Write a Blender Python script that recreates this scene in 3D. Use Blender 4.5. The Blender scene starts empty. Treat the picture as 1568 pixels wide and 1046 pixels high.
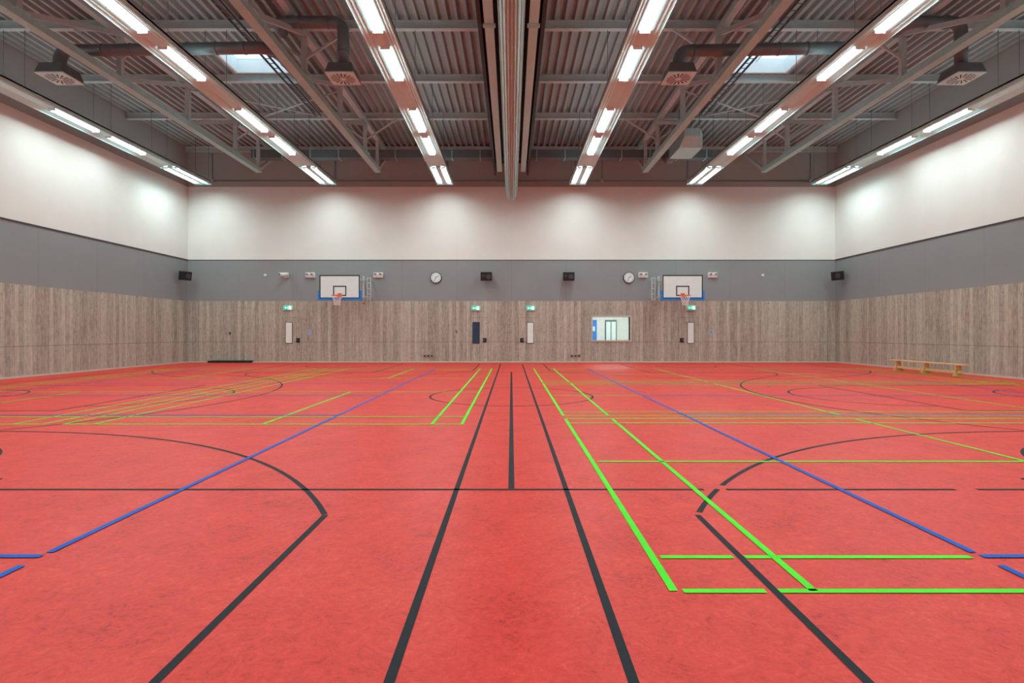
import bpy, bmesh, math, random
from mathutils import Vector, Matrix
random.seed(4)
scene = bpy.context.scene
scene.view_settings.view_transform = 'Standard'
scene.view_settings.look = 'None'
scene.view_settings.exposure = 0.0

HALF = 15.4      # half width of hall
YB, YF = -1.6, 26.6   # near / far wall
CY = 12.5        # centre of the courts
ZW, ZG, ZS, ZC = 2.92, 4.87, 8.35, 10.35

# ------------------------------------------------------------------ materials
def new_mat(name):
    m = bpy.data.materials.new(name); m.use_nodes = True
    nt = m.node_tree
    return m, nt, nt.nodes['Principled BSDF']

def simple(name, col, rough=0.5, metal=0.0, var=0.06, scale=6.0, spec=0.5, emit=None, es=0.0):
    m, nt, p = new_mat(name)
    tc = nt.nodes.new('ShaderNodeTexCoord')
    n = nt.nodes.new('ShaderNodeTexNoise'); n.inputs['Scale'].default_value = scale
    n.inputs['Detail'].default_value = 4
    nt.links.new(tc.outputs['Object'], n.inputs['Vector'])
    r = nt.nodes.new('ShaderNodeValToRGB')
    r.color_ramp.elements[0].position = 0.3; r.color_ramp.elements[1].position = 0.7
    r.color_ramp.elements[0].color = tuple(c*(1-var) for c in col)+(1,)
    r.color_ramp.elements[1].color = tuple(min(1, c*(1+var)) for c in col)+(1,)
    nt.links.new(n.outputs['Fac'], r.inputs['Fac'])
    nt.links.new(r.outputs['Color'], p.inputs['Base Color'])
    p.inputs['Roughness'].default_value = rough
    p.inputs['Metallic'].default_value = metal
    p.inputs['Specular IOR Level'].default_value = spec
    if emit:
        p.inputs['Emission Color'].default_value = emit+(1,)
        p.inputs['Emission Strength'].default_value = es
    return m

def math_node(nt, op, a=None, b=None):
    n = nt.nodes.new('ShaderNodeMath'); n.operation = op
    for i, v in enumerate((a, b)):
        if v is None: continue
        if isinstance(v, (int, float)): n.inputs[i].default_value = v
        else: nt.links.new(v, n.inputs[i])
    return n.outputs[0]

def wood_planks(name, axis, tint=(1.0, 1.0, 1.0)):
    m, nt, p = new_mat(name)
    tc = nt.nodes.new('ShaderNodeTexCoord')
    s = nt.nodes.new('ShaderNodeSeparateXYZ'); nt.links.new(tc.outputs['Object'], s.inputs[0])
    u = s.outputs[axis]; z = s.outputs['Z']
    pw = 0.165
    us = math_node(nt, 'DIVIDE', u, pw)
    pid = math_node(nt, 'FLOOR', us)
    fr = math_node(nt, 'FRACT', us)
    wn = nt.nodes.new('ShaderNodeTexWhiteNoise'); wn.noise_dimensions = '1D'
    nt.links.new(pid, wn.inputs['W'])
    def noise(ux, zx, detail, off):
        c = nt.nodes.new('ShaderNodeCombineXYZ')
        nt.links.new(math_node(nt, 'MULTIPLY', u, ux), c.inputs[0])
        nt.links.new(math_node(nt, 'MULTIPLY', z, zx), c.inputs[1])
        nt.links.new(math_node(nt, 'MULTIPLY', pid, off), c.inputs[2])
        n = nt.nodes.new('ShaderNodeTexNoise'); n.inputs['Scale'].default_value = 1.0
        n.inputs['Detail'].default_value = detail; n.inputs['Roughness'].default_value = 0.6
        nt.links.new(c.outputs[0], n.inputs['Vector'])
        return n.outputs['Fac']
    g1 = noise(24, 1.3, 6, 3.7)
    g2 = noise(11, 6.0, 4, 9.1)
    f = math_node(nt, 'MULTIPLY', wn.outputs['Value'], 0.26)
    f = math_node(nt, 'ADD', f, math_node(nt, 'MULTIPLY', g1, 0.80))
    f = math_node(nt, 'ADD', f, math_node(nt, 'MULTIPLY', g2, 0.55))
    f = math_node(nt, 'SUBTRACT', f, 0.305)
    r = nt.nodes.new('ShaderNodeValToRGB')
    T = lambda c: tuple(a*b for a, b in zip(c, tint))+(1,)
    e = r.color_ramp.elements
    e[0].position = 0.20; e[0].color = T((0.26, 0.235, 0.190))
    e[1].position = 0.80; e[1].color = T((0.62, 0.62, 0.53))
    k = r.color_ramp.elements.new(0.48); k.color = T((0.440, 0.420, 0.350))
    nt.links.new(f, r.inputs['Fac'])
    # knots
    c = nt.nodes.new('ShaderNodeCombineXYZ')
    nt.links.new(math_node(nt, 'MULTIPLY', u, 6.06), c.inputs[0])
    nt.links.new(math_node(nt, 'MULTIPLY', z, 3.2), c.inputs[1])
    v = nt.nodes.new('ShaderNodeTexVoronoi'); v.inputs['Scale'].default_value = 1.0
    nt.links.new(c.outputs[0], v.inputs['Vector'])
    kn = math_node(nt, 'LESS_THAN', v.outputs['Distance'], 0.11)
    kn = math_node(nt, 'MULTIPLY', kn, 0.55)
    gap = math_node(nt, 'LESS_THAN', fr, 0.045)
    seam = math_node(nt, 'LESS_THAN', math_node(nt, 'ABSOLUTE', math_node(nt, 'SUBTRACT', z, 0.98)), 0.012)
    dk = math_node(nt, 'MAXIMUM', math_node(nt, 'MAXIMUM', math_node(nt, 'MULTIPLY', gap, 0.5), kn), math_node(nt, 'MULTIPLY', seam, 0.5))
    mx = nt.nodes.new('ShaderNodeMix'); mx.data_type = 'RGBA'
    nt.links.new(dk, mx.inputs['Factor'])
    nt.links.new(r.outputs['Color'], mx.inputs['A'])
    mx.inputs['B'].default_value = (0.09, 0.07, 0.055, 1)
    nt.links.new(mx.outputs['Result'], p.inputs['Base Color'])
    p.inputs['Roughness'].default_value = 0.65
    p.inputs['Specular IOR Level'].default_value = 0.2
    return m

def painted_panels(name, axis, col, seamfac=0.25, width=2.6):
    m, nt, p = new_mat(name)
    tc = nt.nodes.new('ShaderNodeTexCoord')
    s = nt.nodes.new('ShaderNodeSeparateXYZ'); nt.links.new(tc.outputs['Object'], s.inputs[0])
    fr = math_node(nt, 'FRACT', math_node(nt, 'DIVIDE', s.outputs[axis], width))
    seam = math_node(nt, 'MULTIPLY', math_node(nt, 'LESS_THAN', fr, 0.006), seamfac)
    n = nt.nodes.new('ShaderNodeTexNoise'); n.inputs['Scale'].default_value = 1.2
    n.inputs['Detail'].default_value = 5
    nt.links.new(tc.outputs['Object'], n.inputs['Vector'])
    r = nt.nodes.new('ShaderNodeValToRGB')
    r.color_ramp.elements[0].color = tuple(c*0.95 for c in col)+(1,)
    r.color_ramp.elements[1].color = tuple(min(1, c*1.05) for c in col)+(1,)
    nt.links.new(n.outputs['Fac'], r.inputs['Fac'])
    mx = nt.nodes.new('ShaderNodeMix'); mx.data_type = 'RGBA'
    nt.links.new(seam, mx.inputs['Factor'])
    nt.links.new(r.outputs['Color'], mx.inputs['A'])
    mx.inputs['B'].default_value = tuple(c*0.3 for c in col)+(1,)
    nt.links.new(mx.outputs['Result'], p.inputs['Base Color'])
    p.inputs['Roughness'].default_value = 0.7
    p.inputs['Specular IOR Level'].default_value = 0.25
    return m

def linoleum():
    m, nt, p = new_mat('red_linoleum')
    tc = nt.nodes.new('ShaderNodeTexCoord')
    def noise(scale, detail, rough=0.6, dist=0.0):
        n = nt.nodes.new('ShaderNodeTexNoise'); n.inputs['Scale'].default_value = scale
        n.inputs['Detail'].default_value = detail; n.inputs['Roughness'].default_value = rough
        n.inputs['Distortion'].default_value = dist
        nt.links.new(tc.outputs['Object'], n.inputs['Vector']); return n.outputs['Fac']
    a = noise(2.0, 5, 0.6, 0.8)
    b = noise(9, 6, 0.62, 2.5)
    c = noise(30, 4, 0.6, 2.0)
    f = math_node(nt, 'ADD', math_node(nt, 'MULTIPLY', a, 0.30), math_node(nt, 'MULTIPLY', b, 0.42))
    f = math_node(nt, 'ADD', f, math_node(nt, 'MULTIPLY', c, 0.28))
    r = nt.nodes.new('ShaderNodeValToRGB'); e = r.color_ramp.elements
    e[0].position = 0.36; e[0].color = (0.42, 0.022, 0.018, 1)
    e[1].position = 0.65; e[1].color = (0.93, 0.115, 0.085, 1)
    k = e.new(0.43); k.color = (0.71, 0.040, 0.031, 1)
    k = e.new(0.50); k.color = (0.79, 0.052, 0.040, 1)
    k = e.new(0.57); k.color = (0.84, 0.066, 0.050, 1)
    nt.links.new(f, r.inputs['Fac'])
    nt.links.new(r.outputs['Color'], p.inputs['Base Color'])
    p.inputs['Roughness'].default_value = 0.42
    p.inputs['Specular IOR Level'].default_value = 0.22
    return m

M = {}
M['floor'] = linoleum()
M['woodX'] = wood_planks('larch_boards_x', 'X')
M['woodY'] = wood_planks('larch_boards_y', 'Y')
M['greyX'] = painted_panels('grey_panel_x', 'X', (0.275, 0.315, 0.322))
M['greyY'] = painted_panels('grey_panel_y', 'Y', (0.275, 0.315, 0.322))
M['whiteX'] = painted_panels('white_plaster_x', 'X', (0.78, 0.83, 0.80), 0.04)
M['whiteY'] = painted_panels('white_plaster_y', 'Y', (0.78, 0.83, 0.80), 0.04)
M['upX'] = painted_panels('shaded_upper_wall_x', 'X', (0.37, 0.40, 0.39), 0.1)  # white wall above the lamps, its lack of light put into the colour
M['upY'] = painted_panels('shaded_upper_wall_y', 'Y', (0.37, 0.40, 0.39), 0.1)
M['deck'] = simple('steel_deck', (0.32, 0.395, 0.395), 0.55, spec=0.3)
M['steel'] = simple('painted_steel', (0.37, 0.72, 0.72), 0.5, spec=0.3)
M['purlin'] = simple('purlin_paint', (0.47, 0.57, 0.57), 0.5, spec=0.3)
M['duct'] = simple('galvanised_duct', (0.15, 0.19, 0.20), 0.4, 0.3)
M['ductl'] = simple('sheet_metal_duct', (0.38, 0.62, 0.62), 0.4, 0.2)
M['panel'] = simple('radiant_panel_white', (0.53, 0.90, 0.90), 0.4, 0, 0.03)
M['black'] = simple('black_plastic', (0.012, 0.012, 0.014), 0.5)
M['dark'] = simple('dark_trim', (0.04, 0.04, 0.042), 0.5)
M['blkline'] = simple('charcoal_line_tape', (0.020, 0.026, 0.032), 0.6, spec=0.15)
M['grnline'] = simple('green_line_tape', (0.10, 0.92, 0.04), 0.6, spec=0.12)
M['bluline'] = simple('blue_line_tape', (0.008, 0.14, 0.62), 0.6, spec=0.12)
M['white'] = simple('white_enamel', (0.78, 0.90, 0.90), 0.35, 0, 0.02)
M['curtain'] = simple('curtain_fabric', (0.50, 0.80, 0.80), 0.75)
M['blue'] = simple('blue_padding', (0.01, 0.24, 0.80), 0.45)
M['orange'] = simple('orange_rim', (0.85, 0.13, 0.03), 0.4)
M['net'] = simple('net_cord', (0.85, 0.8, 0.78), 0.7)
M['green'] = simple('exit_green', (0.0, 0.45, 0.30), 0.4, 0, 0.02, emit=(0.0, 0.6, 0.42), es=0.6)
M['signw'] = simple('exit_white', (0.8, 0.95, 0.9), 0.4, 0, 0.02, emit=(0.8, 1.0, 0.9), es=0.7)
M['glassw'] = simple('pale_lit_glass', (0.84, 0.97, 0.94), 0.2, 0, 0.03)  # pale colour stands in for the bright corridor behind the door glass
M['glassb'] = simple('dark_blue_glass', (0.03, 0.07, 0.13), 0.08)
M['pine'] = simple('pine_bench', (0.72, 0.52, 0.24), 0.4, 0, 0.12, 12)
M['frame'] = simple('oak_frame', (0.60, 0.58, 0.49), 0.5)
M['office'] = simple('office_white', (0.80, 0.82, 0.78), 0.6)
M['steelb'] = simple('brushed_steel', (0.5, 0.5, 0.5), 0.3, 0.9)
M['mat'] = simple('rubber_mat', (0.02, 0.02, 0.02), 0.8)

def emission(name, col, s):
    m = bpy.data.materials.new(name); m.use_nodes = True
    nt = m.node_tree
    nt.nodes.remove(nt.nodes['Principled BSDF'])
    e = nt.nodes.new('ShaderNodeEmission'); e.inputs['Color'].default_value = col+(1,)
    e.inputs['Strength'].default_value = s
    nt.links.new(e.outputs[0], nt.nodes['Material Output'].inputs['Surface'])
    return m
M['lamp'] = emission('led_tube_glow', (0.88, 1.0, 0.98), 44.0)
M['lampside'] = emission('led_tube_edge_glow', (0.80, 1.0, 1.0), 8.0)
M['upfill'] = emission('added_ceiling_fill', (0.78, 1.0, 1.0), 2.8)  # added upward fill, offsets the red floor bounce on the roof
M['lamp2'] = emission('office_lamp_glow', (0.95, 1.0, 0.97), 28.0)

def pane():
    m = bpy.data.materials.new('clear_pane'); m.use_nodes = True
    nt = m.node_tree; nt.nodes.remove(nt.nodes['Principled BSDF'])
    t = nt.nodes.new('ShaderNodeBsdfTransparent'); t.inputs['Color'].default_value = (0.93, 0.96, 0.96, 1)
    g = nt.nodes.new('ShaderNodeBsdfGlossy'); g.inputs['Roughness'].default_value = 0.03
    x = nt.nodes.new('ShaderNodeMixShader'); x.inputs[0].default_value = 0.07
    nt.links.new(t.outputs[0], x.inputs[1]); nt.links.new(g.outputs[0], x.inputs[2])
    nt.links.new(x.outputs[0], nt.nodes['Material Output'].inputs['Surface'])
    return m
M['pane'] = pane()

# ------------------------------------------------------------------ mesh builder
class B:
    def __init__(self):
        self.bm = bmesh.new(); self.mats = []
    def mi(self, k):
        if k not in self.mats: self.mats.append(k)
        return self.mats.index(k)
    def face(self, pts, k, smooth=False):
        vs = [self.bm.verts.new(p) for p in pts]
        f = self.bm.faces.new(vs); f.material_index = self.mi(k); f.smooth = smooth
        return f
    def hexa(self, c, k):
        vs = [self.bm.verts.new(p) for p in c]
        i = self.mi(k)
        for q in ((0,3,2,1),(4,5,6,7),(0,1,5,4),(1,2,6,5),(2,3,7,6),(3,0,4,7)):
            f = self.bm.faces.new([vs[j] for j in q]); f.material_index = i
    def box(self, x0, x1, y0, y1, z0, z1, k):
        self.hexa([(x0,y0,z0),(x1,y0,z0),(x1,y1,z0),(x0,y1,z0),(x0,y0,z1),(x1,y0,z1),(x1,y1,z1),(x0,y1,z1)], k)
    def beam(self, p0, p1, w, h, k, side=None):
        p0 = Vector(p0); p1 = Vector(p1); d = (p1-p0).normalized()
        if side is None:
            side = Vector((1,0,0)) if abs(d.x) < 0.9 else Vector((0,1,0))
        else: side = Vector(side)
        up = side.cross(d).normalized(); side = d.cross(up).normalized()
        c = []
        for p in (p0, p1):
            for a, b in ((-1,-1),(1,-1),(1,1),(-1,1)):
                c.append(p + side*a*w/2 + up*b*h/2)
        self.hexa(c, k)
    def tube(self, pts, r, k, seg=14, radii=None, cap=True):
        pts = [Vector(p) for p in pts]; rings = []; i = self.mi(k)
        ref = None
        for n, p in enumerate(pts):
            a = pts[max(0, n-1)]; b = pts[min(len(pts)-1, n+1)]
            d = (b-a).normalized()
            if ref is None:
                ref = Vector((0,0,1)) if abs(d.z) < 0.9 else Vector((1,0,0))
            s = d.cross(ref).normalized(); ref = s.cross(d).normalized()
            rr = radii[n] if radii else r
            rings.append([self.bm.verts.new(p + (s*math.cos(t)+ref*math.sin(t))*rr)
                          for t in [2*math.pi*j/seg for j in range(seg)]])
        for A, C in zip(rings, rings[1:]):
            for j in range(seg):
                f = self.bm.faces.new([A[j], A[(j+1) % seg], C[(j+1) % seg], C[j]])
                f.material_index = i; f.smooth = True
        if cap:
            for R in (rings[0], rings[-1]):
                f = self.bm.faces.new(R); f.material_index = i
    def done(self, name, parent=None, bevel=0):
        bmesh.ops.recalc_face_normals(self.bm, faces=self.bm.faces)
        me = bpy.data.meshes.new(name); self.bm.to_mesh(me); self.bm.free()
        for k in self.mats: me.materials.append(M[k])
        o = bpy.data.objects.new(name, me); scene.collection.objects.link(o)
        if parent: o.parent = parent
        if bevel:
            md = o.modifiers.new('bevel', 'BEVEL'); md.width = bevel; md.segments = 2; md.limit_method = 'ANGLE'
        return o

def empty(name, loc=(0,0,0)):
    e = bpy.data.objects.new(name, None); e.location = loc; e.empty_display_size = 0.2
    scene.collection.objects.link(e); return e

def elbow(path, rad, n=7):
    """round the corners of a polyline"""
    P = [Vector(p) for p in path]; out = [P[0]]
    for i in range(1, len(P)-1):
        a = (P[i-1]-P[i]).normalized(); b = (P[i+1]-P[i]).normalized()
        s = P[i]+a*rad; e = P[i]+b*rad
        for j in range(n+1):
            t = j/n
            out.append(s*(1-t)**2 + P[i]*2*t*(1-t) + e*t*t)
    out.append(P[-1]); return out

# ------------------------------------------------------------------ room shell
b = B(); b.box(-HALF-0.3, HALF+0.3, YB-0.3, YF+0.3, -0.3, 0, 'floor'); b.done('floor')

WX0, WX1, WZ0, WZ1 = 3.86, 5.64, 1.06, 2.16   # viewing window opening
b = B()
y0, y1 = YF, YF+0.3
b.box(-HALF-0.3, WX0, y0, y1, 0, ZW, 'woodX')
b.box(WX1, HALF+0.3, y0, y1, 0, ZW, 'woodX')
b.box(WX0, WX1, y0, y1, 0, WZ0, 'woodX')
b.box(WX0, WX1, y0, y1, WZ1, ZW, 'woodX')
b.box(-HALF-0.3, HALF+0.3, y0, y1, ZW, ZG, 'greyX')
b.box(-HALF-0.3, HALF+0.3, y0, y1, ZG, ZS, 'whiteX')
b.box(-HALF-0.3, HALF+0.3, y0, y1, ZS, ZC+0.2, 'upX')
b.done('wall_far')
b = B()
y0, y1 = YB-0.3, YB
for z0, z1, k in ((0, ZW, 'woodX'), (ZW, ZG, 'greyX'), (ZG, ZS, 'whiteX'), (ZS, ZC+0.2, 'upX')):
    b.box(-HALF-0.3, HALF+0.3, y0, y1, z0, z1, k)
b.done('wall_near')
for s, nm in ((-1, 'left'), (1, 'right')):
    b = B()
    xa, xb = sorted((s*HALF, s*(HALF+0.3)))
    for z0, z1, k in ((0, ZW, 'woodY'), (ZW, ZG, 'greyY'), (ZG, ZS, 'whiteY'), (ZS, ZC+0.2, 'upY')):
        b.box(xa, xb, YB, YF, z0, z1, k)
    b.done('wall_'+nm)
    b = B(); xa, xb = sorted((s*HALF, s*(HALF-0.02)))
    b.box(xa, xb, YB, YF, ZG-0.025, ZG+0.025, 'dark'); b.done('trim_1' if s < 0 else 'trim_2')
    b = B(); b.box(xa, xb, YB, YF, 0, 0.06, 'frame'); b.done('baseboard_'+nm)
b = B(); b.box(-HALF+0.02, HALF-0.02, YF-0.012, YF, ZG-0.012, ZG+0.012, 'dark'); b.done('trim_3')
b = B(); b.box(-HALF+0.02, HALF-0.02, YF-0.02, YF, 0, 0.06, 'frame'); b.done('baseboard_far')

# corrugated steel deck ceiling (ribs along the hall) with roof-light openings
PITCH = 0.28
SKY = [(-9.24, -7.28), (7.28, 9.24)]; SY0, SY1 = 17.35, 18.85
b = B(); di = b.mi('deck')
n = int(math.ceil((HALF+0.2)/PITCH))
prof = ((0, 0.13), (0.06, 0.13), (0.095, 0), (0.185, 0), (0.22, 0.13), (0.28, 0.13))
for c in range(-n, n):
    x = c*PITCH
    xm = x+PITCH/2
    hole = any(a < xm < d for a, d in SKY)
    for ya, yb in (((YB, SY0), (SY1, YF)) if hole else ((YB, YF),)):
        lo = [b.bm.verts.new((x+px, ya, ZC-0.15+pz)) for px, pz in prof]
        hi = [b.bm.verts.new((x+px, yb, ZC-0.15+pz)) for px, pz in prof]
        for j in range(5):
            f = b.bm.faces.new([lo[j], lo[j+1], hi[j+1], hi[j]]); f.material_index = di
b.done('ceiling')
for i, (a, d) in enumerate(SKY):
    b = B()
    t = 0.08; z0, z1 = ZC-0.17, ZC+0.30
    b.box(a-t, a, SY0-t, SY1+t, z0, z1, 'white'); b.box(d, d+t, SY0-t, SY1+t, z0, z1, 'white')
    b.box(a, d, SY0-t, SY0, z0, z1, 'white'); b.box(a, d, SY1, SY1+t, z0, z1, 'white')
    b.box((a+d)/2-0.03, (a+d)/2+0.03, SY0, SY1, z1-0.1, z1-0.03, 'white')
    b.box(a, d, SY0, SY1, z1-0.03, z1-0.01, 'pane')
    b.done('skylight' if i == 0 else 'skylight.001')

# ------------------------------------------------------------------ roof structure
PY = [CY+3.3*k for k in range(-4, 5)]
PY[0] = YB+0.15; PY[-1] = YF-0.15
for i, y in enumerate(PY):
    b = B()
    L = HALF
    z0, z1 = 9.96, ZC-0.15
    b.box(-L, L, y-0.08, y+0.08, z0, z0+0.02, 'purlin')
    b.box(-L, L, y-0.012, y+0.012, z0+0.02, z1-0.02, 'purlin')
    b.box(-L, L, y-0.08, y+0.08, z1-0.02, z1, 'purlin')
    b.done('roof_purlin')

TZ = 8.42
for tx in (-11.05, -5.85, 5.85, 11.05):
    b = B()
    ye = 24.5; ys = 0.5
    b.box(tx-0.12, tx+0.12, ys, ye, TZ, TZ+0.18, 'steel')
    b.box(tx-0.10, tx+0.10, YB, YF, 9.80, 9.96, 'purlin')
    nodes = [y for y in PY if ys-0.1 < y < ye]
    for y in nodes:
        b.beam((tx, y, TZ+0.1), (tx, y, 9.85), 0.14, 0.14, 'purlin')
        b.box(tx-0.15, tx+0.15, y-0.18, y+0.18, TZ+0.17, TZ+0.21, 'steel')
    for j in range(len(nodes)-1):
        ya, yb = nodes[j], nodes[j+1]
        if yb <= CY+0.01: b.beam((tx, yb, TZ+0.15), (tx, ya, 9.85), 0.12, 0.12, 'purlin')
        else: b.beam((tx, ya, TZ+0.15), (tx, yb, 9.85), 0.12, 0.12, 'purlin')
    # end knees
    b.beam((tx, ye-0.1, TZ+0.08), (tx, YF-0.1, 9.85), 0.12, 0.14, 'purlin')
    b.beam((tx, ys+0.1, TZ+0.08), (tx, YB+0.1, 9.85), 0.12, 0.14, 'purlin')
    b.beam((tx, ye-0.1, TZ+0.12), (tx, ye-0.1, 9.85), 0.12, 0.12, 'purlin')
    # knee braces sideways to the purlins
    for y in nodes[::2]:
        for s in (-1, 1):
            b.beam((tx, y, TZ+0.7), (tx+s*1.3, y, 9.98), 0.06, 0.06, 'purlin', side=(0,1,0))
    b.done('roof_truss')

# plan bracing rods
b = B()
for sx in (-1, 1):
    for ya, yb in ((PY[7], PY[6]),):
        b.tube([(sx*5.85, ya, 9.72), (sx*11.05, yb, 9.72)], 0.03, 'purlin', 8)
        b.tube([(sx*5.85, yb, 9.68), (sx*11.05, ya, 9.68)], 0.03, 'purlin', 8)
b.done('roof_bracing_rods')

# conduit with drops on the far wall above the plaster
b = B()
b.tube([(-14.6, YF-0.05, 8.62), (14.6, YF-0.05, 8.62)], 0.022, 'duct', 8)
for x in (-14.2, -8.35, -3.02, 3.02, 4.3, 8.35, 14.2):
    b.tube([(x, YF-0.05, 8.62), (x, YF-0.05, 9.9)], 0.016, 'duct', 6)
    b.box(x-0.06, x+0.06, YF-0.09, YF-0.005, 8.56, 8.68, 'purlin')
b.done('wall_conduit')

# cable trays
for x in (-7.1, 7.0):
    b = B()
    ye = 20.6
    b.box(x-0.10, x-0.085, YB+0.3, ye, 9.35, 9.43, 'duct'); b.box(x+0.085, x+0.10, YB+0.3, ye, 9.35, 9.43, 'duct')
    y = YB+0.4
    while y < ye-0.1:
        b.box(x-0.09, x+0.09, y, y+0.02, 9.35, 9.365, 'duct'); y += 0.3
    for y in PY[1:-2]:
        b.tube([(x-0.09, y, 9.4), (x-0.09, y, 9.97)], 0.008, 'duct', 6)
    b.done('cable_tray')

# ------------------------------------------------------------------ light / radiant panel rows
LZ = 8.2
segs = [(-0.4, 1.4), (2.6, 4.4), (5.0, 6.8), (8.6, 10.4), (11.0, 12.65), (13.4, 15.05), (17.1, 18.9), (19.5, 21.3)]
for lx in (-14.05, -8.35, -3.02, 3.02, 8.35, 14.05):
    b = B()
    W = 0.37; ya, yb = YB+0.3, 25.55
    b.box(lx-W, lx+W, ya, yb, LZ+0.08, LZ+0.13, 'panel')
    b.box(lx-W, lx-W+0.015, ya, yb, LZ-0.025, LZ+0.14, 'panel')
    b.box(lx+W-0.015, lx+W, ya, yb, LZ-0.025, LZ+0.14, 'panel')
    b.box(lx-W, lx+W, yb-0.02, yb, LZ-0.03, LZ+0.14, 'panel')
    ye = yb-2.6
    for s in (-1, 1):
        # sloping reflector wings made of three ribs each
        pts = [(0.135, 0.055), (0.20, 0.030), (0.205, 0.042), (0.275, 0.008), (0.28, 0.020), (0.36, -0.015)]
        for (xa, za), (xb, zb) in zip(pts, pts[1:]):
            b.face([(lx+s*xa, ya, LZ+za), (lx+s*xb, ya, LZ+zb), (lx+s*xb, ye, LZ+zb), (lx+s*xa, ye, LZ+za)], 'panel')
    b.face([(lx-0.135, ya, LZ+0.055), (lx+0.135, ya, LZ+0.055), (lx+0.135, ye, LZ+0.055), (lx-0.135, ye, LZ+0.055)], 'panel')
    def lamp(xa, xb, a, c, sides=True):
        z = LZ+0.030
        b.face([(xa, a, z), (xb, a, z), (xb, c, z), (xa, c, z)], 'lamp')
        for xx in (xa, xb):
            b.face([(xx, a, z), (xx, c, z), (xx, c, z+0.024), (xx, a, z+0.024)], 'lampside' if sides else 'white')
        for e0, e1 in ((a-0.03, a-0.005), (c+0.005, c+0.03)):
            b.box(xa, xb, e0, e1, LZ-0.015, LZ+0.055, 'white')
    for a, c in segs: lamp(lx-0.115, lx+0.115, a, c)
    a, c = 23.1, 25.3
    for s in (-1, 1): lamp(lx+s*0.2-0.085, lx+s*0.2+0.085, a, c, False)
    b.box(lx-0.10, lx+0.10, a-0.1, yb, LZ-0.01, LZ+0.08, 'panel')
    for e in (-0.335, 0.335): b.box(lx+e-0.03, lx+e+0.03, a, c, LZ-0.03, LZ+0.08, 'panel')
    # added glowing face, unseen from below, to brighten and neutralise the ceiling
    b.face([(lx-0.15, ya+0.3, LZ+0.135), (lx+0.15, ya+0.3, LZ+0.135), (lx+0.15, yb-0.5, LZ+0.135), (lx-0.15, yb-0.5, LZ+0.135)], 'upfill')
    for y in (2.0, 4.8, 7.6, 10.6, 13.1, 15.8, 19.2, 22.3, 25.4):
        for s in (-1, 1):
            b.tube([(lx+s*0.3, y, LZ+0.1), (lx+s*0.3, y, ZC-0.1)], 0.008, 'duct', 5)
        b.box(lx-0.33, lx+0.33, y-0.02, y+0.02, LZ+0.145, LZ+0.17, 'purlin')
    b.done('ceiling_light_strip')

# ------------------------------------------------------------------ dividing curtain
cur = empty('divider_curtain', (0, 0, 0))
b = B(); i = b.mi('curtain')
ya, yb = YB+0.4, 25.6
pr = []
N = 28; Wc = 0.25
pr.append((-Wc, 9.15))
pr.append((-Wc, 7.75))
for j in range(N+1):
    x = -Wc+2*Wc*j/N
    base = 7.42+0.30*(abs(x)/Wc)**3
    pr.append((x*0.98, base+(0.06 if j % 4 in (0, 1) else 0.0)))
pr += [(Wc, 7.75), (Wc, 9.15)]
lo = [b.bm.verts.new((x, ya, z)) for x, z in pr]; hi = [b.bm.verts.new((x, yb, z)) for x, z in pr]
for j in range(len(pr)-1):
    f = b.bm.faces.new([lo[j], lo[j+1], hi[j+1], hi[j]]); f.material_index = i
f = b.bm.faces.new(hi); f.material_index = i
f = b.bm.faces.new(lo); f.material_index = i
for z in [7.8+0.13*k for k in range(10)]:
    for s in (-1, 1):
        b.tube([(s*Wc, ya, z), (s*Wc, yb, z)], 0.02, 'curtain', 6)
b.done('folded_fabric', cur)
b = B()
b.box(-0.85, 0.85, ya, yb, 9.15, 9.35, 'black')
for s in (-1, 1):
    xa, xb = sorted((s*0.70, s*0.78)); b.box(xa, xb, ya, yb, 8.62, 9.15, 'black')
    for y in PY[1:-1]:
        b.beam((s*0.6, y, 9.3), (s*0.6, y, 9.98), 0.08, 0.08, 'purlin')
b.done('head_box', cur)
b = B()
for s in (-1, 1):
    b.box(s*0.52-0.11, s*0.52+0.11, ya, yb-0.6, 8.60, 8.62, 'panel')
    b.box(s*0.52-0.012, s*0.52+0.012, ya, yb-0.6, 8.62, 9.15, 'steel')
    b.box(s*0.52-0.15, s*0.52+0.15, 13.0, 13.15, 8.57, 8.60, 'steel')
b.done('support_beams', cur)

# ------------------------------------------------------------------ ventilation
DZ, DY = 8.12, 14.8
def diffuser(x):
    b = B()
    w = 0.37
    b.box(x-w, x+w, DY-w, DY+w, DZ, DZ+0.03, 'panel')
    w2 = 0.30
    b.hexa([(x-w,DY-w,DZ+0.03),(x+w,DY-w,DZ+0.03),(x+w,DY+w,DZ+0.03),(x-w,DY+w,DZ+0.03),
            (x-w2,DY-w2,DZ+0.30),(x+w2,DY-w2,DZ+0.30),(x+w2,DY+w2,DZ+0.30),(x-w2,DY+w2,DZ+0.30)], 'duct')
    for k in range(16):
        t = 2*math.pi*k/16
        d = Vector((math.cos(t), math.sin(t), 0)); s = Vector((-d.y, d.x, 0))
        c = Vector((x, DY, DZ-0.004))
        p = [c+d*0.09-s*0.008, c+d*0.31-s*0.022+s*0.03, c+d*0.31+s*0.022+s*0.03, c+d*0.09+s*0.008]
        b.face(p, 'black')
    b.tube([(x, DY, DZ-0.01), (x, DY, DZ)], 0.06, 'white', 16)
    b.done('air_diffuser')
for x in (-11.95, -4.45, 4.42, 11.9): diffuser(x)

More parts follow.
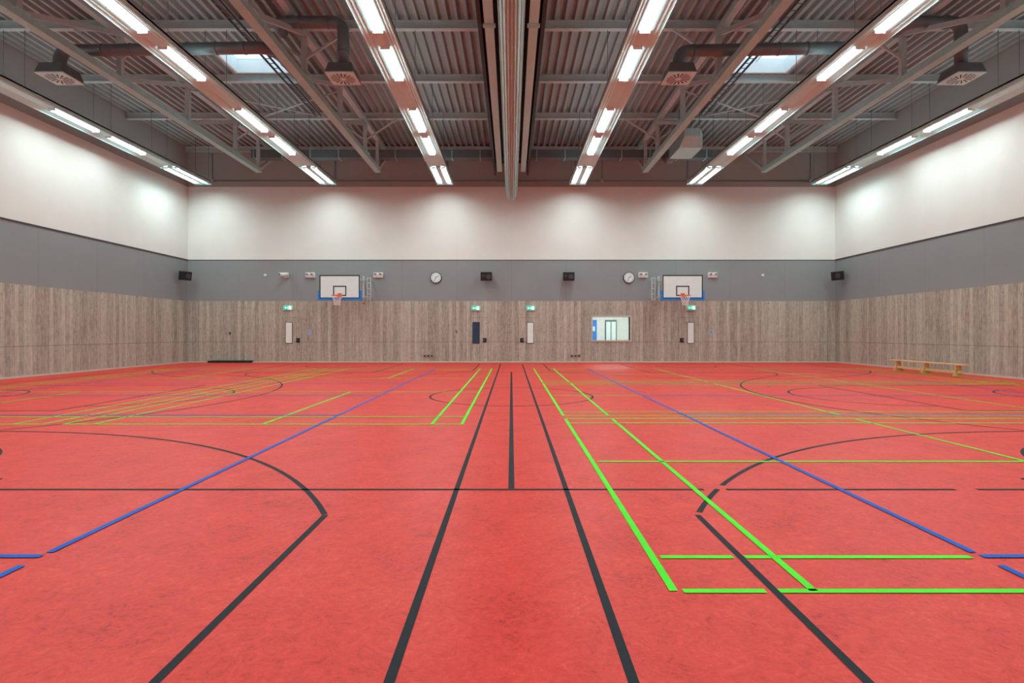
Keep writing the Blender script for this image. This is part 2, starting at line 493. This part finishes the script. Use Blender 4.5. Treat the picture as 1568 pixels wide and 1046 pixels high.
def duct(name, path, r=0.155, seams=True):
    b = B()
    b.tube(elbow(path, 0.3), r, 'duct', 18)
    P = [Vector(p) for p in path]
    for a, c in zip(P, P[1:]):
        L = (c-a).length; k = 0.4
        while k < L-0.3:
            d = (c-a).normalized(); m = a+d*k
            b.tube([m-d*0.02, m+d*0.02], r+0.012, 'duct', 18); k += 0.75
    b.done(name)
zb = DZ+0.30
duct('ventilation_duct', [(-11.95, DY, zb), (-11.95, DY, 8.86), (-6.5, DY, 8.95), (-6.5, DY+0.9, 9.2), (-6.5, DY+4.6, 9.3)])
duct('ventilation_duct', [(-4.45, DY, zb), (-4.45, DY, 9.62), (-6.25, DY, 9.62), (-6.25, DY+0.5, 9.62)])
duct('ventilation_duct', [(4.42, DY, zb), (4.42, DY, 8.86), (8.95, DY, 8.95), (8.95, DY+0.8, 9.2)])
duct('ventilation_duct', [(11.9, DY, zb), (11.9, DY, 9.62), (10.5, DY, 9.62), (10.5, DY+0.5, 9.62)])
b = B()
b.box(-11.5, 9.5, 24.7, 25.15, 9.15, 9.5, 'duct')
x = -11.4
while x < 9.5:
    b.box(x, x+0.04, 24.67, 25.18, 9.12, 9.53, 'ductl'); x += 1.25
for x in (-9.5, -3, 3, 8):
    b.tube([(x, 24.9, 9.5), (x, 24.9, ZC-0.16)], 0.012, 'duct', 6)
b.done('supply_air_duct')
b = B()
b.box(6.55, 7.45, 21.8, 23.2, 8.62, 9.15, 'ductl')
b.hexa([(6.5,21.0,8.8),(7.1,21.0,8.8),(7.45,21.8,8.62),(6.55,21.8,8.62),(6.5,21.0,9.1),(7.1,21.0,9.1),(7.45,21.8,9.15),(6.55,21.8,9.15)], 'ductl')
b.tube(elbow([(6.8, 23.2, 8.88), (6.8, 24.2, 8.88), (6.8, 24.66, 9.2)], 0.2), 0.2, 'duct', 16)
for x in (6.6, 7.4):
    for y in (22, 23): b.tube([(x, y, 9.1), (x, y, ZC-0.16)], 0.012, 'duct', 6)
b.done('air_handling_unit')

# ------------------------------------------------------------------ court lines
class Lines(B):
    def __init__(self, k, z, w): super().__init__(); self.k = k; self.z = z; self.w = w
    def seg(self, x0, y0, x1, y1, w=None):
        w = (w or self.w)/2; d = Vector((x1-x0, y1-y0, 0)).normalized(); s = Vector((-d.y, d.x, 0))*w
        a = Vector((x0, y0, self.z)); c = Vector((x1, y1, self.z))
        self.face([a-s, c-s, c+s, a+s], self.k)
    def arc(self, cx, cy, r, a0, a1, n=64):
        w = self.w/2; P = []
        for j in range(n+1):
            t = math.radians(a0+(a1-a0)*j/n); P.append((math.cos(t), math.sin(t)))
        for (c0, s0), (c1, s1) in zip(P, P[1:]):
            self.face([(cx+(r-w)*c0, cy+(r-w)*s0, self.z), (cx+(r+w)*c0, cy+(r+w)*s0, self.z),
                       (cx+(r+w)*c1, cy+(r+w)*s1, self.z), (cx+(r-w)*c1, cy+(r-w)*s1, self.z)], self.k)

L = Lines('blkline', 0.002, 0.046)
# main court, 28 x 15
L.seg(0, 5.03, 0, 20.0, 0.055)
L.seg(-14, 5.0, 1.72, 5.0); L.seg(1.92, 5.0, 3.97, 5.0); L.seg(4.16, 5.0, 14, 5.0); L.seg(-14, 20, 14, 20)
L.arc(0, CY, 1.8, 0, 360)
for s in (-1, 1):
    L.seg(s*14, 5, s*14, 20)
    hx = s*12.42
    a0, a1 = (-78, 78) if s < 0 else (102, 258)
    L.arc(hx, CY, 6.75, a0, a1)
    for q in (-1, 1):
        L.seg(s*14, CY+q*6.6, hx-s*1.4, CY+q*6.6)
        L.seg(s*14, CY+q*2.45, s*8.2, CY+q*2.45)
    L.seg(s*8.2, CY-2.45, s*8.2, CY+2.45)
    h0, h1 = (-90, 90) if s < 0 else (90, 270)
    L.arc(s*8.2, CY, 1.8, h0, h1, 32)
    L.arc(hx, CY, 1.25, h0, h1, 24)
    # cross courts
    L.seg(s*0.49, -0.22, s*0.49, 25.2)
    cx = s*7.35
    L.seg(s*0.49, 25.2, s*14.3, 25.2); L.seg(s*0.49, -0.22, s*14.3, -0.22)
    for top in (0, 1):
        f = lambda y: (2*CY-y) if top else y
        sg = -1 if top else 1
        A = math.degrees(math.atan2(4.32-1.33, 5.92))
        if top == 0 and s > 0:
            L.arc(cx, 1.33, 6.62, 180-A-0.5, 180-A-7); L.arc(cx, 1.33, 6.62, 180-A-8.3, A)
        else:
            L.arc(cx, f(1.33), 6.62, sg*A, sg*(180-A))
        for q in (-1, 1):
            L.seg(cx+q*5.92, f(-0.22), cx+q*5.92, f(4.30))
            L.seg(cx+q*2.45, f(-0.22), cx+q*2.45, f(5.37))
        L.seg(cx-2.45, f(5.37), cx+2.45, f(5.37))
        L.arc(cx, f(5.37), 1.8, 0, sg*180, 40)
        L.arc(cx, f(1.33), 1.25, 0, sg*180, 32)
L.done('basketball_court_lines')

G = Lines('grnline', 0.004, 0.047)
def badminton_y(x0, y0, s):
    """court running along Y, first side line x0, extending s*6.1"""
    for dx in (0, 0.46, 5.64, 6.1): G.seg(x0+s*dx, y0, x0+s*dx, y0+13.4)
    for dy in (0, 0.76, 4.72, 8.68, 12.64, 13.4): G.seg(x0, y0+dy, x0+s*6.1, y0+dy)
    G.seg(x0+s*3.05, y0, x0+s*3.05, y0+4.72); G.seg(x0+s*3.05, y0+8.68, x0+s*3.05, y0+13.4)
def badminton_x(y0, x0=0.88, first=False):
    for dx in (0, 0.76, 4.72, 8.68, 12.64, 13.4): G.seg(x0+dx, y0, x0+dx, y0+6.1)
    if first:
        for a, c in ((x0+0.05, 1.378), (1.45, x0+13.4)): G.seg(a, y0, c, y0)
        for a, c in ((x0+0.05, 1.383), (1.457, 1.62), (1.66, 2.87), (12.1, x0+13.4)): G.seg(a, y0+0.46, c, y0+0.46)
    else:
        for dy in (0, 0.46): G.seg(x0, y0+dy, x0+13.4, y0+dy)
    for dy in (5.64, 6.1): G.seg(x0, y0+dy, x0+13.4, y0+dy)
    G.seg(x0+0.06, y0+3.05, x0+4.72, y0+3.05); G.seg(x0+8.68, y0+3.05, x0+13.4, y0+3.05)
badminton_y(-0.76, 8.56, -1); badminton_y(-7.18, 8.56, -1)
badminton_x(3.03, first=True); badminton_x(9.45); badminton_x(15.87)
G.done('badminton_court_lines')

V = Lines('bluline', 0.006, 0.048)
for s in (-1, 1):
    xi, xo = s*2.94, s*11.95
    V.seg(xi, 3.56, xi, 21.5); V.seg(xo, 3.5, xo, 21.5)
    V.seg(xi, 3.5, xo, 3.5); V.seg(xi, 21.5, xo, 21.5)
    for y in (9.5, 12.5, 15.5): V.seg(xi, y, xo, y)
    V.seg(xi, 3.15, xi, 3.36); V.seg(xi, 21.65, xi, 21.8)
    V.seg(xo, 3.15, xo, 3.36)
V.done('volleyball_court_lines')

# ------------------------------------------------------------------ doors
def door(name, x0, x1, vx, hx, glass, h=2.12):
    b = B(); y = YF-0.001
    b.box(x0-0.008, x1+0.008, y-0.006, y, 0.01, h+0.008, 'dark')
    b.box(x0, x1, y-0.012, y-0.005, 0.015, h, 'woodX')
    if vx is not None:
        b.box(vx-0.17, vx+0.17, y-0.030, y-0.010, 0.90, 1.92, 'dark')
        b.box(vx-0.145, vx+0.145, y-0.036, y-0.029, 0.925, 1.895, glass)
    b.box(hx-0.09, hx+0.09, y-0.030, y-0.010, 0.95, 1.16, 'black')
    b.beam((hx, y-0.07, 1.06), (hx+0.10 if hx < (x0+x1)/2 else hx-0.10, y-0.07, 1.06), 0.02, 0.02, 'steelb')
    b.tube([(hx, y-0.08, 1.06), (hx, y-0.03, 1.06)], 0.012, 'steelb', 8)
    b.done(name)
door('door_1', -10.92, -9.98, -10.57, -10.14, 'glassw')
door('door_2', -2.02, -1.12, -1.68, -1.27, 'glassb')
door('door_3', 0.35, 1.25, 0.90, 0.50, 'glassw')
door('door_4', 7.95, 8.88, 8.52, 8.10, 'glassw')
b = B(); y = YF-0.001
b.box(-14.24, -12.26, y-0.004, y, 0.01, 2.61, 'dark')
b.box(-14.235, -13.253, y-0.010, y-0.003, 0.1, 2.605, 'woodX'); b.box(-13.247, -12.265, y-0.010, y-0.003, 0.1, 2.605, 'woodX')
b.box(-13.42, -13.32, y-0.03, y-0.008, 1.32, 1.46, 'steelb'); b.box(-13.40, -13.34, y-0.035, y-0.029, 1.34, 1.44, 'black')
b.done('door_5')
b = B(); b.box(-14.3, -12.3, YF-0.3, YF-0.03, 0.0, 0.09, 'mat'); b.done('rubber_threshold', bevel=0.01)

# exit signs
YW = YF-0.001
for x in (-10.6, -1.68, 0.92, 8.55):
    b = B(); y = YW; z = 2.58 if abs(x) < 5 else 2.60
    b.box(x-0.21, x+0.21, y-0.07, y, z-0.11, z+0.11, 'white')
    b.box(x-0.20, x+0.20, y-0.076, y-0.069, z-0.10, z+0.10, 'green')
    f = y-0.08
    b.box(x+0.05, x+0.16, f, f+0.005, z-0.08, z+0.08, 'signw')
    b.face([(x-0.16,f,z),(x-0.10,f,z+0.06),(x-0.10,f,z-0.06)], 'signw')
    b.box(x-0.10, x-0.03, f, f+0.005, z-0.015, z+0.015, 'signw')
    b.tube([(x+0.01, f, z+0.05), (x+0.01, f+0.004, z+0.05)], 0.018, 'signw', 10)
    b.beam((x+0.01, f, z+0.03), (x-0.005, f, z-0.02), 0.004, 0.025, 'signw', side=(0,1,0))
    b.beam((x-0.005, f, z-0.02), (x+0.03, f, z-0.08), 0.004, 0.018, 'signw', side=(0,1,0))
    b.done('exit_sign')

for x in (-9.6, 9.48):
    b = B(); y = YW
    b.box(x-0.08, x+0.08, y-0.012, y, 1.36, 1.52, 'white'); b.box(x-0.065, x+0.065, y-0.016, y-0.011, 1.375, 1.505, 'blue')
    b.box(x-0.012, x+0.012, y-0.019, y-0.015, 1.40, 1.48, 'white')
    b.done('door_sign')
for x in (-3.95, 3.05):
    b = B(); y = YW
    for d in (-0.17, 0.0, 0.17):
        b.box(x+d-0.075, x+d+0.075, y-0.015, y, 0.24, 0.38, 'steelb'); b.box(x+d-0.045, x+d+0.045, y-0.019, y-0.014, 0.27, 0.35, 'dark')
    b.done('wall_socket')
for x in (-2.62, 1.9):
    b = B(); b.box(x-0.05, x+0.05, YW-0.015, YW, 1.40, 1.55, 'steelb'); b.box(x-0.02, x+0.02, YW-0.025, YW-0.014, 1.45, 1.50, 'dark'); b.done('light_switch')

# ------------------------------------------------------------------ viewing window + office beyond
b = B(); y = YF
t = 0.07
b.box(WX0-t, WX1+t, y-0.03, y+0.3, WZ1, WZ1+t, 'frame'); b.box(WX0-t, WX1+t, y-0.03, y+0.3, WZ0-t, WZ0, 'frame')
b.box(WX0-t, WX0, y-0.03, y+0.3, WZ0, WZ1, 'frame'); b.box(WX1, WX1+t, y-0.03, y+0.3, WZ0, WZ1, 'frame')
b.box(WX0, WX1, y+0.12, y+0.135, WZ0, WZ1, 'pane')
b.done('window_1')
ox0, ox1, oy0, oy1, oz = 2.6, 7.4, YF+0.3, YF+3.3, 2.7
for nm, bx in (('floor_office', (ox0-0.1, ox1+0.1, oy0, oy1+0.1, -0.1, 0)), ('ceiling_office', (ox0-0.1, ox1+0.1, oy0, oy1+0.1, oz, oz+0.1)),
               ('wall_office_left', (ox0-0.1, ox0, oy0, oy1, 0, oz)), ('wall_office_right', (ox1, ox1+0.1, oy0, oy1, 0, oz)),
               ('wall_office_back', (ox0-0.1, ox1+0.1, oy1, oy1+0.1, 0, oz))):
    b = B(); b.box(*bx, 'office'); b.done(nm)
b = B(); b.box(4.0, 6.2, oy0+1.2, oy0+1.5, oz-0.05, oz-0.001, 'lamp2'); b.done('office_ceiling_light')
b = B(); b.box(4.28, 4.56, oy1-0.06, oy1-0.001, 0.0, 2.1, 'blue'); b.box(4.34, 4.46, oy1-0.07, oy1-0.055, 1.5, 1.75, 'white'); b.done('office_notice_door')
b = B(); b.box(5.0, 5.62, oy1-0.06, oy1-0.001, 0.0, 2.1, 'duct'); b.box(5.06, 5.29, oy1-0.07, oy1-0.055, 0.9, 2.0, 'white'); b.box(5.34, 5.57, oy1-0.07, oy1-0.055, 0.9, 2.0, 'glassw'); b.done('office_double_door')
b = B(); b.box(3.2, 6.6, oy0+0.1, oy0+0.7, 0.72, 0.76, 'dark')
for x in (3.25, 6.5): b.box(x, x+0.05, oy0+0.15, oy0+0.65, 0, 0.72, 'dark')
b.done('office_desk')

# ------------------------------------------------------------------ wall fittings on the grey band
for x in (-3.58, 5.58):
    b = B(); z = 4.03; y = YW
    b.tube([(x, y, z), (x, y-0.07, z)], 0.27, 'black', 40)
    b.tube([(x, y-0.069, z), (x, y-0.076, z)], 0.24, 'white', 40)
    for k in range(12):
        t = math.pi*k/6; d = Vector((math.sin(t), 0, math.cos(t)))
        c = Vector((x, y-0.079, z)); b.beam(c+d*0.18, c+d*0.22, 0.004, 0.022, 'black', side=(0,1,0))
    for t, l, w in ((math.radians(55), 0.13, 0.024), (math.radians(205), 0.18, 0.016)):
        d = Vector((math.sin(t), 0, math.cos(t))); c = Vector((x, y-0.083, z))
        b.beam(c-d*0.03, c+d*l, 0.004, w, 'black', side=(0,1,0))
    b.done('wall_clock')

def speaker(x, yaw, yoff=0.45):
    e = empty('loudspeaker', (x, YW, 4.07)); e.rotation_euler = (0, 0, yaw)
    b = B()
    w, h, d0, d1 = 0.27, 0.20, 0.18, 0.46
    b.hexa([(-w,-d1,-h-0.03),(w,-d1,-h-0.03),(w*0.8,-d0,-h),(-w*0.8,-d0,-h),(-w,-d1-0.06,h-0.03),(w,-d1-0.06,h-0.03),(w*0.8,-d0-0.04,h),(-w*0.8,-d0-0.04,h)], 'black')
    b.tube([(0.1,-d1-0.028,-0.04),(0.1,-d1-0.045,-0.04)], 0.12, 'dark', 24)
    b.tube([(-0.14,-d1-0.028,-0.0),(-0.14,-d1-0.045,-0.0)], 0.06, 'dark', 20)
    b.done('cabinet', e, 0.012)
    b = B()
    b.tube([(0, 0, 0), (0, -d0-0.05, 0)], 0.025, 'black', 10); b.box(-0.07, 0.07, -0.02, 0, -0.09, 0.09, 'black')
    b.done('bracket', e)
speaker(-1.17, 0); speaker(2.68, 0)
for s in (-1, 1):
    e = empty('loudspeaker', (s*HALF, 25.95, 4.05)); e.rotation_euler = (0, 0, s*math.radians(-62))
    b = B(); w, h = 0.25, 0.2
    b.hexa([(-w,-0.5,-h-0.03),(w,-0.5,-h-0.03),(w*0.8,-0.24,-h),(-w*0.8,-0.24,-h),(-w,-0.56,h-0.03),(w,-0.56,h-0.03),(w*0.8,-0.28,h),(-w*0.8,-0.28,h)], 'black')
    b.tube([(0.08,-0.532,-0.04),(0.08,-0.55,-0.04)], 0.12, 'dark', 24)
    b.done('cabinet', e, 0.012)
    b = B(); b.tube([(0, -0.02, 0), (0, -0.3, 0)], 0.025, 'black', 10); b.done('bracket', e)

for x in (-9.55, -6.32, 6.25, 9.55):     # twin-spot emergency luminaires
    b = B(); z = 4.17; y = YW
    b.box(x-0.22, x+0.22, y-0.09, y, z-0.14, z+0.10, 'white')
    for s in (-1, 1):
        b.tube([(x+s*0.12, y-0.05, z+0.04), (x+s*0.12, y-0.19, z+0.0)], 0.075, 'white', 18)
        b.tube([(x+s*0.12, y-0.191, z-0.0), (x+s*0.12, y-0.195, z-0.002)], 0.055, 'steelb', 18)
        b.tube([(x+s*0.12, y-0.195, z-0.0), (x+s*0.12, y-0.198, z-0.0)], 0.02, 'dark', 10)
    b.done('emergency_light')
b = B(); x, z, y = -10.68, 4.15, YW
b.box(x-0.09, x+0.09, y-0.05, y, z-0.12, z+0.12, 'white')
b.tube([(x, y-0.04, z-0.02), (x, y-0.15, z-0.04), (x+0.03, y-0.2, z)], 0.03, 'white', 10)
b.tube([(x+0.1, y-0.10, z+0.02), (x-0.18, y-0.42, z-0.0)], 0.085, 'white', 16)
b.tube([(x-0.18, y-0.42, z), (x-0.185, y-0.425, z)], 0.06, 'black', 16)
b.done('security_camera')
for x in (-11.7, 11.95):
    b = B(); b.tube([(x, YW, 4.15), (x, YW-0.04, 4.15)], 0.06, 'white', 16); b.tube([(x, YW-0.04, 4.15), (x, YW-0.06, 4.15)], 0.03, 'white', 12); b.done('motion_sensor')

# ------------------------------------------------------------------ basketball hoops
def hoop(x, s):
    """s: side (+1/-1) on which the folding frame sits"""
    e = empty('basketball_hoop', (x, 0, 0))
    yb = 24.88; z0, z1 = 2.93, 3.98
    b = B()
    b.box(-0.9, 0.9, yb, yb+0.04, z0, z1, 'white')
    fy = yb-0.003
    def rect(xa, xb, za, zb_, w):
        b.box(xa, xb, fy, yb, za, za+w, 'black'); b.box(xa, xb, fy, yb, zb_-w, zb_, 'black')
        b.box(xa, xa+w, fy, yb, za+w, zb_-w, 'black'); b.box(xb-w, xb, fy, yb, za+w, zb_-w, 'black')
    rect(-0.9, 0.9, z0, z1, 0.05); rect(-0.295, 0.295, 3.05, 3.50, 0.05)
    b.done('backboard', e)
    b = B()
    b.box(-0.97, 0.97, yb-0.02, yb+0.06, z0-0.07, z0+0.01, 'blue')
    for q in (-1, 1):
        xa, xb = sorted((q*0.89, q*0.97)); b.box(xa, xb, yb-0.02, yb+0.06, z0+0.01, z0+0.36, 'blue')
    b.done('padding', e, 0.01)
    b = B(); n = 32; yc = yb-0.15-0.225; zr = 3.05
    R = 0.235
    pts = [(R*math.cos(2*math.pi*k/n), yc+R*math.sin(2*math.pi*k/n), zr) for k in range(n+1)]
    b.tube(pts, 0.014, 'orange', 8, cap=False)
    b.box(-0.10, 0.10, yb-0.16, yb, zr-0.015, zr+0.01, 'orange'); b.box(-0.09, 0.09, yb-0.02, yb-0.003, zr-0.10, zr+0.12, 'orange')
    for q in (-1, 1): b.beam((q*0.08, yb-0.01, zr-0.08), (q*0.12, yc+0.2, zr-0.01), 0.012, 0.02, 'orange')
    b.done('rim', e)
    b = B(); m = 12
    rad = [0.235, 0.20, 0.165, 0.14, 0.125, 0.13]; zz = [3.04, 2.96, 2.88, 2.79, 2.70, 2.62]
    for k in range(m):
        for q in (-1, 1):
            P = []
            for l in range(6):
                t = 2*math.pi*(k+q*0.5*l)/m
                P.append((rad[l]*math.cos(t), yc+rad[l]*math.sin(t), zz[l]))
            b.tube(P, 0.006, 'net', 5, cap=False)
    b.done('net', e)
    b = B(); g = 'purlin'
    for q in (-0.62, 0.62):
        b.box(q-0.05, q+0.05, YW-0.05, YW, 2.85, 4.1, g)
        for z in (3.05, 3.85): b.beam((q, YF-0.04, z), (q*0.8, yb+0.10, z), 0.05, 0.05, g)
        b.beam((q*0.8, yb+0.09, 2.96), (q*0.8, yb+0.09, 3.95), 0.05, 0.05, g)
        b.beam((q, YF-0.04, 3.05), (q*0.8, yb+0.10, 3.85), 0.035, 0.035, g)
    for z in (3.05, 3.85): b.beam((-0.55, yb+0.09, z), (0.55, yb+0.09, z), 0.05, 0.05, g)
    xs = s*1.02
    for dx in (0, s*0.15):
        b.beam((xs+dx, YF-0.9, 2.88), (xs+dx, YF-0.9, 3.95), 0.045, 0.045, g)
    for z in (2.95, 3.2, 3.45, 3.7, 3.92): b.beam((xs, YF-0.9, z), (xs+s*0.15, YF-0.9, z), 0.04, 0.04, g)
    for z in (3.05, 3.85):
        b.beam((xs, YF-0.9, z), (xs, YW, z), 0.04, 0.04, g); b.beam((xs, YF-0.9, z), (s*0.5, yb+0.1, z), 0.035, 0.035, g)
    b.done('folding_frame', e)
hoop(-7.64, 1); hoop(7.62, -1)

# ------------------------------------------------------------------ bench
b = B()
bx, y0, y1 = 14.42, 17.75, 21.15
b.box(bx-0.13, bx+0.13, y0, y1, 0.36, 0.40, 'pine')
b.box(bx-0.05, bx+0.05, y0+0.15, y1-0.15, 0.10, 0.17, 'pine')
for y in (y0+0.3, (y0+y1)/2, y1-0.3):
    b.hexa([(bx-0.17,y-0.03,0.0),(bx+0.17,y-0.03,0.0),(bx+0.17,y+0.03,0.0),(bx-0.17,y+0.03,0.0),
            (bx-0.17,y-0.03,0.07),(bx+0.17,y-0.03,0.07),(bx+0.17,y+0.03,0.07),(bx-0.17,y+0.03,0.07)], 'pine')
    b.hexa([(bx-0.12,y-0.025,0.07),(bx+0.12,y-0.025,0.07),(bx+0.12,y+0.025,0.07),(bx-0.12,y+0.025,0.07),
            (bx-0.08,y-0.025,0.36),(bx+0.08,y-0.025,0.36),(bx+0.08,y+0.025,0.36),(bx-0.08,y+0.025,0.36)], 'pine')
b.done('gym_bench', bevel=0.008)

# ------------------------------------------------------------------ sky & camera
w = bpy.data.worlds.new('sky'); scene.world = w; w.use_nodes = True
bg = w.node_tree.nodes['Background']; bg.inputs[0].default_value = (0.72, 0.85, 1.0, 1); bg.inputs[1].default_value = 2.2

cam = bpy.data.cameras.new('camera'); cam.sensor_width = 36; cam.lens = 19.66
cam.shift_y = -0.0083; cam.shift_x = 0.0006; cam.clip_end = 200; cam.clip_start = 0.05
co = bpy.data.objects.new('camera', cam); co.location = (0, 0, 1.4); co.rotation_euler = (math.pi/2, 0, 0)
scene.collection.objects.link(co); scene.camera = co
